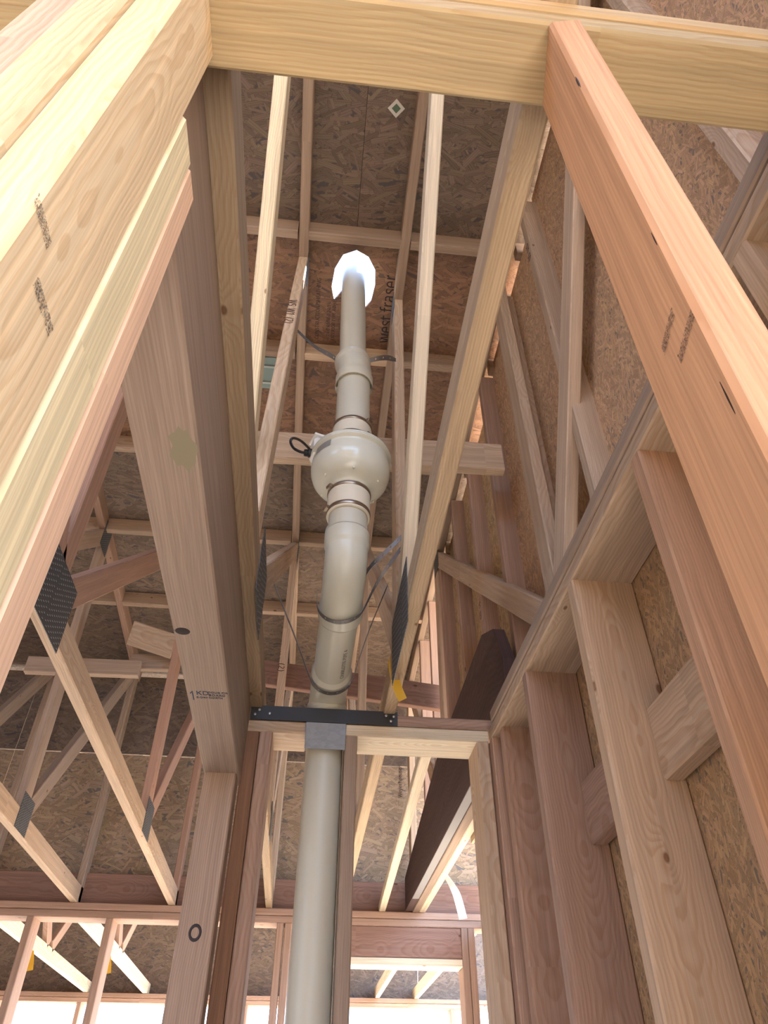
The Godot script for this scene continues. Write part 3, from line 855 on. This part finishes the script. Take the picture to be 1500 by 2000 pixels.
# ------------------------------------------------------------------ vent pipe and fan
func make_pipe() -> void:
	var pvc := plain("pvc", Color(0.765, 0.755, 0.69), 0.36)
	var pvc2 := plain("pvc_fitting", Color(0.78, 0.77, 0.70), 0.32)
	var p := thing("vent_pipe", V(0.036, -EYE, 2.17), "cream plastic vent pipe rising through the wall and jogging up to the roof", "pipe")
	var R := 0.0570; var F := 0.0645
	tube(p, "pipe", [V(0.036, -EYE, 2.17), V(0.036, 1.045, 2.17)], R, pvc, 48)
	var e1 := curve([V(0.036, 1.03, 2.17), V(0.036, 1.055, 2.17), V(0.037, 1.09, 2.155), V(0.039, 1.108, 2.115), V(0.041, 1.115, 2.06), V(0.042, 1.118, 2.02)], 8)
	hubbed(p, "elbow", e1, R + 0.003, F, 0.045, 0.050, pvc2)
	tube(p, "pipe", [V(0.041, 1.114, 2.06), V(0.052, 1.166, 1.72)], R, pvc, 48)
	var e2 := curve([V(0.0515, 1.163, 1.775), V(0.052, 1.168, 1.72), V(0.053, 1.178, 1.665), V(0.054, 1.198, 1.622), V(0.055, 1.225, 1.594), V(0.055, 1.265, 1.587), V(0.055, 1.315, 1.587)], 8)
	hubbed(p, "elbow", e2, R + 0.003, F, 0.050, 0.052, pvc2)
	tube(p, "pipe", [V(0.055, 1.30, 1.587), V(0.055, 1.45, 1.587)], R, pvc, 48)
	tube(p, "pipe", [V(0.055, 1.69, 1.587), V(0.053, 2.06, 1.590)], R, pvc, 48)
	var e3 := curve([V(0.0533, 1.98, 1.589), V(0.053, 2.06, 1.590), V(0.049, 2.11, 1.600), V(0.044, 2.155, 1.612)], 8)
	hubbed(p, "elbow", e3, R + 0.004, F + 0.001, 0.055, 0.03, pvc2)
	tube(p, "pipe", [V(0.045, 2.14, 1.606), V(0.030, 2.86, 1.660), V(0.024, 3.15, 1.682)], 0.0495, pvc, 48)
	# faint print along the jog
	letters(p.get_child(2), "CHARLOTTE PIPE 4", V(0.072, 1.058, 1.955), Vector3(0.03, 0.15, 1.0), Vector3(-1, -0.6, 0), 0.016, plain("print_grey", Color(0.42, 0.40, 0.37), 0.7))

func hubbed(parent: Node, called: String, pts: Array, r: float, f: float, l0: float, l1: float, m: Material) -> void:
	# a fitting: a bend of radius r with a wider socket, l0 and l1 long, at each end
	var total := 0.0
	for i in pts.size() - 1: total += pts[i].distance_to(pts[i + 1])
	var radii: Array = []; var line: Array = []
	var run := 0.0
	for i in pts.size():
		if i > 0: run += pts[i].distance_to(pts[i - 1])
		var k := 0.0
		k = maxf(k, 1.0 - smoothstep(l0 - 0.006, l0 + 0.006, run))
		k = maxf(k, 1.0 - smoothstep(l1 - 0.006, l1 + 0.006, total - run))
		line.append(pts[i]); radii.append(lerpf(r, f, k))
	# turned-in lips
	line.insert(0, pts[0]); radii.insert(0, r - 0.006)
	line.append(pts[-1]); radii.append(r - 0.006)
	line[0] = pts[0] + (pts[1] - pts[0]).normalized() * 0.0005
	line[-1] = pts[-1] + (pts[-2] - pts[-1]).normalized() * 0.0005
	# order of the lip and the first ring
	var fine: Array = []; var fr: Array = []
	for i in line.size():
		fine.append(line[i]); fr.append(radii[i])
	mesh_at(called, sweep(fine, fr, 48), m, Transform3D.IDENTITY, parent)

func band(parent: Node, called: String, at: Vector3, r: float, h: float, m: Material) -> MeshInstance3D:
	return mesh_at(called, lathe([[r - 0.002, -h / 2], [r, -h / 2], [r + 0.001, -h * 0.3], [r + 0.001, h * 0.3], [r, h / 2], [r - 0.002, h / 2]], 48), m, Transform3D(Basis.IDENTITY, at), parent)

func make_fan() -> void:
	var body := plain("fan_body", Color(0.80, 0.80, 0.74), 0.20)
	var rub := plain("coupling", Color(0.84, 0.81, 0.73), 0.5)
	var steel := plain("clamp_steel", Color(0.62, 0.56, 0.50), 0.3, 0.9)
	var blk := plain("black_plastic", Color(0.05, 0.05, 0.055), 0.4)
	var x := 0.055; var d := 1.587
	var f := thing("inline_fan", V(x, 1.39, d), "round cream inline fan fitted in the vent pipe", "fan")
	mesh_at("housing", lathe([[0.050, 0.0], [0.0585, 0.0], [0.060, 0.018], [0.066, 0.026], [0.084, 0.034], [0.102, 0.046], [0.114, 0.064], [0.1205, 0.086], [0.1225, 0.108], [0.1205, 0.130], [0.1175, 0.148],
		[0.1275, 0.150], [0.1280, 0.157], [0.1200, 0.160], [0.1245, 0.1635], [0.1240, 0.168], [0.108, 0.176], [0.090, 0.186], [0.072, 0.193], [0.062, 0.198], [0.0585, 0.215], [0.0585, 0.235], [0.050, 0.235]], 64), body, Transform3D(Basis.IDENTITY, V(x, 1.462, d)), f)
	for k in 6:
		var a := k * TAU / 6.0 + 0.45
		mesh_at("screw", lathe([[0.0, -0.003], [0.003, -0.003], [0.004, 0.0], [0.004, 0.004]], 12), body, Transform3D(Basis.IDENTITY, V(x, 1.498, d) + Vector3(cos(a) * 0.092, 0, sin(a) * 0.092)), f)
	# rubber couplings and their worm-drive clamps
	for c in [[1.375, 1.478], [1.680, 1.770]]:
		var h: float = (c[1] - c[0])
		var cp := mesh_at("coupling", lathe([[0.0575, 0.0], [0.063, 0.0], [0.064, 0.004], [0.064, h - 0.004], [0.063, h], [0.0575, h]], 48), rub, Transform3D(Basis.IDENTITY, V(x, c[0], d)), f)
		for z in [c[0] + 0.014, c[1] - 0.012]:
			var b := band(cp, "hose_clamp", V(x, z, d), 0.0652, 0.013, steel)
			var low: bool = c[0] < 1.55
			var aa := (2.75 if z < c[0] + 0.03 else 2.6) if low else 0.75
			box(b, "clamp_screw", Transform3D(Basis(Vector3.UP, -aa), V(x, z, d) + Vector3(cos(aa) * 0.071, 0, sin(aa) * 0.071)), Vector3(0.012, 0.012, 0.022), steel)
	# junction box at the left with its gland and cord
	var jb := box(f, "junction_box", Transform3D(Basis(Vector3.UP, 0.35), V(-0.045, 1.640, 1.578)), Vector3(0.052, 0.085, 0.050), plain("box_white", Color(0.88, 0.88, 0.86), 0.3))
	box(jb, "lid", Transform3D(Basis(Vector3.UP, 0.35), V(-0.045, 1.687, 1.578)), Vector3(0.058, 0.009, 0.056), plain("box_white", Color(0.88, 0.88, 0.86), 0.3))
	var gl := mesh_at("cable_gland", lathe([[0.0, 0.0], [0.010, 0.0], [0.0115, 0.004], [0.0115, 0.012], [0.0145, 0.013], [0.0145, 0.024], [0.010, 0.025]], 8), blk, Transform3D(Basis(Vector3(0, 0, 1), -PI / 2), V(-0.093, 1.627, 1.575)), jb)
	var cord := curve([V(-0.086, 1.627, 1.575), V(-0.105, 1.633, 1.578), V(-0.128, 1.66, 1.590), V(-0.142, 1.71, 1.610), V(-0.138, 1.77, 1.650), V(-0.118, 1.835, 1.720), V(-0.092, 1.885, 1.80), V(-0.074, 1.895, 1.845)], 10)
	tube(f, "cord", cord, 0.0046, blk, 12)
	# rating label on the housing
	var lab := plain("label_grey", Color(0.52, 0.51, 0.49), 0.5)
	var st := SurfaceTool.new(); st.begin(Mesh.PRIMITIVE_TRIANGLES)
	for k in 8:
		var a0 := 2.15 + k * 0.065; var a1 := a0 + 0.065
		var r0 := 0.1230; var r1 := 0.1200
		var pa := Vector3(cos(a0) * r0, 1.574 + EYE, sin(a0) * r0) + Vector3(x, 0, -d); var pb := Vector3(cos(a1) * r0, 1.574 + EYE, sin(a1) * r0) + Vector3(x, 0, -d)
		var pc := Vector3(cos(a1) * r1, 1.604 + EYE, sin(a1) * r1) + Vector3(x, 0, -d); var pd := Vector3(cos(a0) * r1, 1.604 + EYE, sin(a0) * r1) + Vector3(x, 0, -d)
		quad(st, pa, pb, pc, pd, Vector3(cos(a0), 0, sin(a0)), Vector2(k / 8.0, 0), Vector2((k + 1) / 8.0, 0), Vector2((k + 1) / 8.0, 1), Vector2(k / 8.0, 1))
	mesh_at("rating_label", st.commit(), lab, Transform3D.IDENTITY, f)

func strap_mat() -> StandardMaterial3D:
	if mats.has("strap"): return mats.strap
	var m := StandardMaterial3D.new()
	m.albedo_texture = strap_tex; m.albedo_color = Color(0.72, 0.70, 0.68); m.metallic = 0.5; m.roughness = 0.5
	m.transparency = BaseMaterial3D.TRANSPARENCY_ALPHA_SCISSOR; m.alpha_scissor_threshold = 0.5
	m.cull_mode = BaseMaterial3D.CULL_DISABLED
	mats.strap = m
	return m

func strap(pts: Array, widths: Array, label: String) -> void:
	var line := curve(pts, 8); var w := curve(widths, 8)
	var o := mesh_at("hanger_strap", ribbon(line, w, 0.019, 0.0012), strap_mat(), Transform3D.IDENTITY)
	tag(o, label, "strap", "hanger straps on the pipe")

func make_straps() -> void:
	var Y := Vector3.UP; var Z := Vector3(0, 0, 1)
	strap([V(-0.163, 2.235, 1.55), V(-0.10, 2.222, 1.60), V(-0.03, 2.215, 1.635), V(0.02, 2.215, 1.672), V(0.06, 2.215, 1.672), V(0.11, 2.225, 1.645), V(0.17, 2.245, 1.64), V(0.212, 2.262, 1.66)],
		[Y, Y, Y + Z * 0.7, Y, Y, Y + Z * 0.8, Y * 0.6 + Z, Y], "punched metal strap holding the pipe below the roof")
	strap([V(0.115, 1.235, 1.66), V(0.13, 1.225, 1.60), V(0.16, 1.243, 1.57), V(0.205, 1.285, 1.545)], [Y, Y, Y + Z * 0.3, Y], "short metal strap end reaching from the upper bend to the truss")
	strap([V(-0.0200, 1.2150, 1.7300), V(-0.0162, 1.1660, 1.7300), V(-0.0073, 1.1375, 1.7258), V(0.0129, 1.1155, 1.7217), V(0.0405, 1.1040, 1.7175), V(0.0704, 1.1054, 1.7133), V(0.0969, 1.1191, 1.7092), V(0.1150, 1.1428, 1.7050), V(0.1500, 1.1980, 1.6400), V(0.2080, 1.2750, 1.5850)],
		[Z, Z, Z, Z, Z, Z, Z, Z, Z * 0.6 + Y * 0.6, Y], "metal strap slung under the upper bend of the pipe")
	strap([V(-0.1630, 1.3700, 1.9300), V(-0.0900, 1.2350, 1.9900), V(-0.0248, 1.0991, 2.0350), V(-0.0111, 1.0726, 2.0350), V(0.0126, 1.0545, 2.0350), V(0.0418, 1.0480, 2.0350), V(0.0710, 1.0545, 2.0350), V(0.0947, 1.0726, 2.0350), V(0.1084, 1.0991, 2.0350), V(0.1500, 1.2400, 1.9900), V(0.2100, 1.4000, 1.9300)],
		[Z, Z, Z, Z, Z, Z, Z, Z, Z, Z, Z], "metal strap slung under the lower bend of the pipe")

func make_plates_and_tags() -> void:
	var dk := plain("dark_steel", Color(0.22, 0.225, 0.235), 0.6, 0.15)
	var s := thing("plate_tie", V(0.03, 0.985, 2.096), "long dark steel tie plate nailed across the cut top plate", "plate")
	box(s, "steel_bar", Transform3D(Basis.IDENTITY, V(0.030, 1.004, 2.0965)), Vector3(0.456, 0.046, 0.005), dk)
	var nailm := plain("nail_head", Color(0.80, 0.82, 0.84), 0.3, 0.8)
	for q in [[-0.184, 0.997], [-0.172, 1.012], [-0.140, 1.001], [0.222, 1.013], [0.246, 1.011], [0.237, 0.996]]:
		mesh_at("nail_head", lathe([[0.0, 0.0022], [0.0036, 0.002], [0.0044, 0.0008], [0.0044, 0.0]], 14), nailm, Transform3D(Basis(Vector3(1, 0, 0), PI / 2), V(q[0], q[1], 2.094)), s)
	var g := thing("pipe_guard", V(0.036, 0.90, 2.095), "bent galvanised sheet guarding the pipe where it passes the wall plate", "plate")
	box(g, "sheet", Transform3D(Basis(Vector3(1, 0, 0), 0.04), V(0.036, 0.938, 2.096)), Vector3(0.122, 0.082, 0.0018), galvanised("guard", Vector3(1, 1, 1)))
	box(g, "flange", Transform3D(Basis(Vector3(0, 0, 1), 0.06), V(-0.025, 0.935, 2.104)), Vector3(0.002, 0.080, 0.018), galvanised("guard", Vector3(1, 1, 1)))
	box(g, "flange", Transform3D(Basis(Vector3(0, 0, 1), -0.05), V(0.0965, 0.935, 2.098)), Vector3(0.0018, 0.080, 0.012), galvanised("guard", Vector3(1, 1, 1)))
	# yellow tag on the truss chord
	var y := plain("tag_yellow", Color(0.86, 0.68, 0.20), 0.6)
	var t := mesh_at("truss_tag", ribbon(curve([V(0.213, 1.10, 1.885), V(0.221, 1.05, 1.880), V(0.230, 1.00, 1.875), V(0.246, 0.955, 1.87)], 6), curve([Vector3(0.3, 0, 1), Vector3(1, 0, 0.4), Vector3(1, 0.3, 0.2), Vector3(1, 0.6, 0)], 6), 0.026, 0.0006), y, Transform3D.IDENTITY)
	tag(t, "yellow paper tag hanging from the truss above the tie plate", "tag")
	var wt := mesh_at("truss_tag", ribbon(curve([V(0.70, 1.06, 3.90), V(0.735, 1.0, 3.88), V(0.76, 0.95, 3.87), V(0.772, 0.90, 3.86), V(0.785, 0.83, 3.85)], 6), curve([Vector3(0.2, 0, 1), Vector3(0.6, 0, 1), Vector3(1, 0, 0.4), Vector3(1, 0.1, 0.2), Vector3(1, 0.2, 0)], 6), 0.040, 0.0006), plain("tag_white", Color(0.86, 0.86, 0.85), 0.6), Transform3D.IDENTITY)
	tag(wt, "white plastic tag hanging beyond the doorway", "tag")
	var rv := thing("metal_sheet", V(-0.325, 2.76, 2.18), "grey-green metal sheet under the roof left of the pale web", "sheet")
	var tl := Basis(Vector3(1, 0, 0), Vector3(0, 1, SLOPE).normalized(), Vector3(0, -SLOPE, 1).normalized())
	var gm := plain("grey_green", Color(0.45, 0.52, 0.50), 0.5, 0.2)
	box(rv, "sheet", Transform3D(tl, V(-0.325, deck_h(2.18) - 0.014, 2.18)), Vector3(0.10, 0.022, 0.18), gm)
	box(rv, "rib", Transform3D(tl, V(-0.325, deck_h(2.14) - 0.028, 2.14)), Vector3(0.10, 0.008, 0.012), plain("grey_light", Color(0.62, 0.66, 0.64), 0.5, 0.2))
	box(rv, "rib", Transform3D(tl, V(-0.325, deck_h(2.23) - 0.028, 2.23)), Vector3(0.10, 0.008, 0.012), plain("grey_light", Color(0.62, 0.66, 0.64), 0.5, 0.2))
	var k := 0
	for q in [[-1.86, 6.0], [-1.345, 6.05]]:
		var f := mesh_at("truss_tag", ribbon(curve([V(q[0], 1.02, q[1]), V(q[0] + 0.02, 0.96, q[1]), V(q[0] + 0.03, 0.90, q[1])], 5), curve([Vector3(1, 0, 0), Vector3(1, 0, 0.2), Vector3(1, 0.2, 0)], 5), 0.05, 0.0006), y, Transform3D.IDENTITY)
		tag(f, ["tiny yellow tag under the leftmost short truss at lower left", "tiny yellow tag seen right of the lower left wall stud"][k], "tag"); k += 1
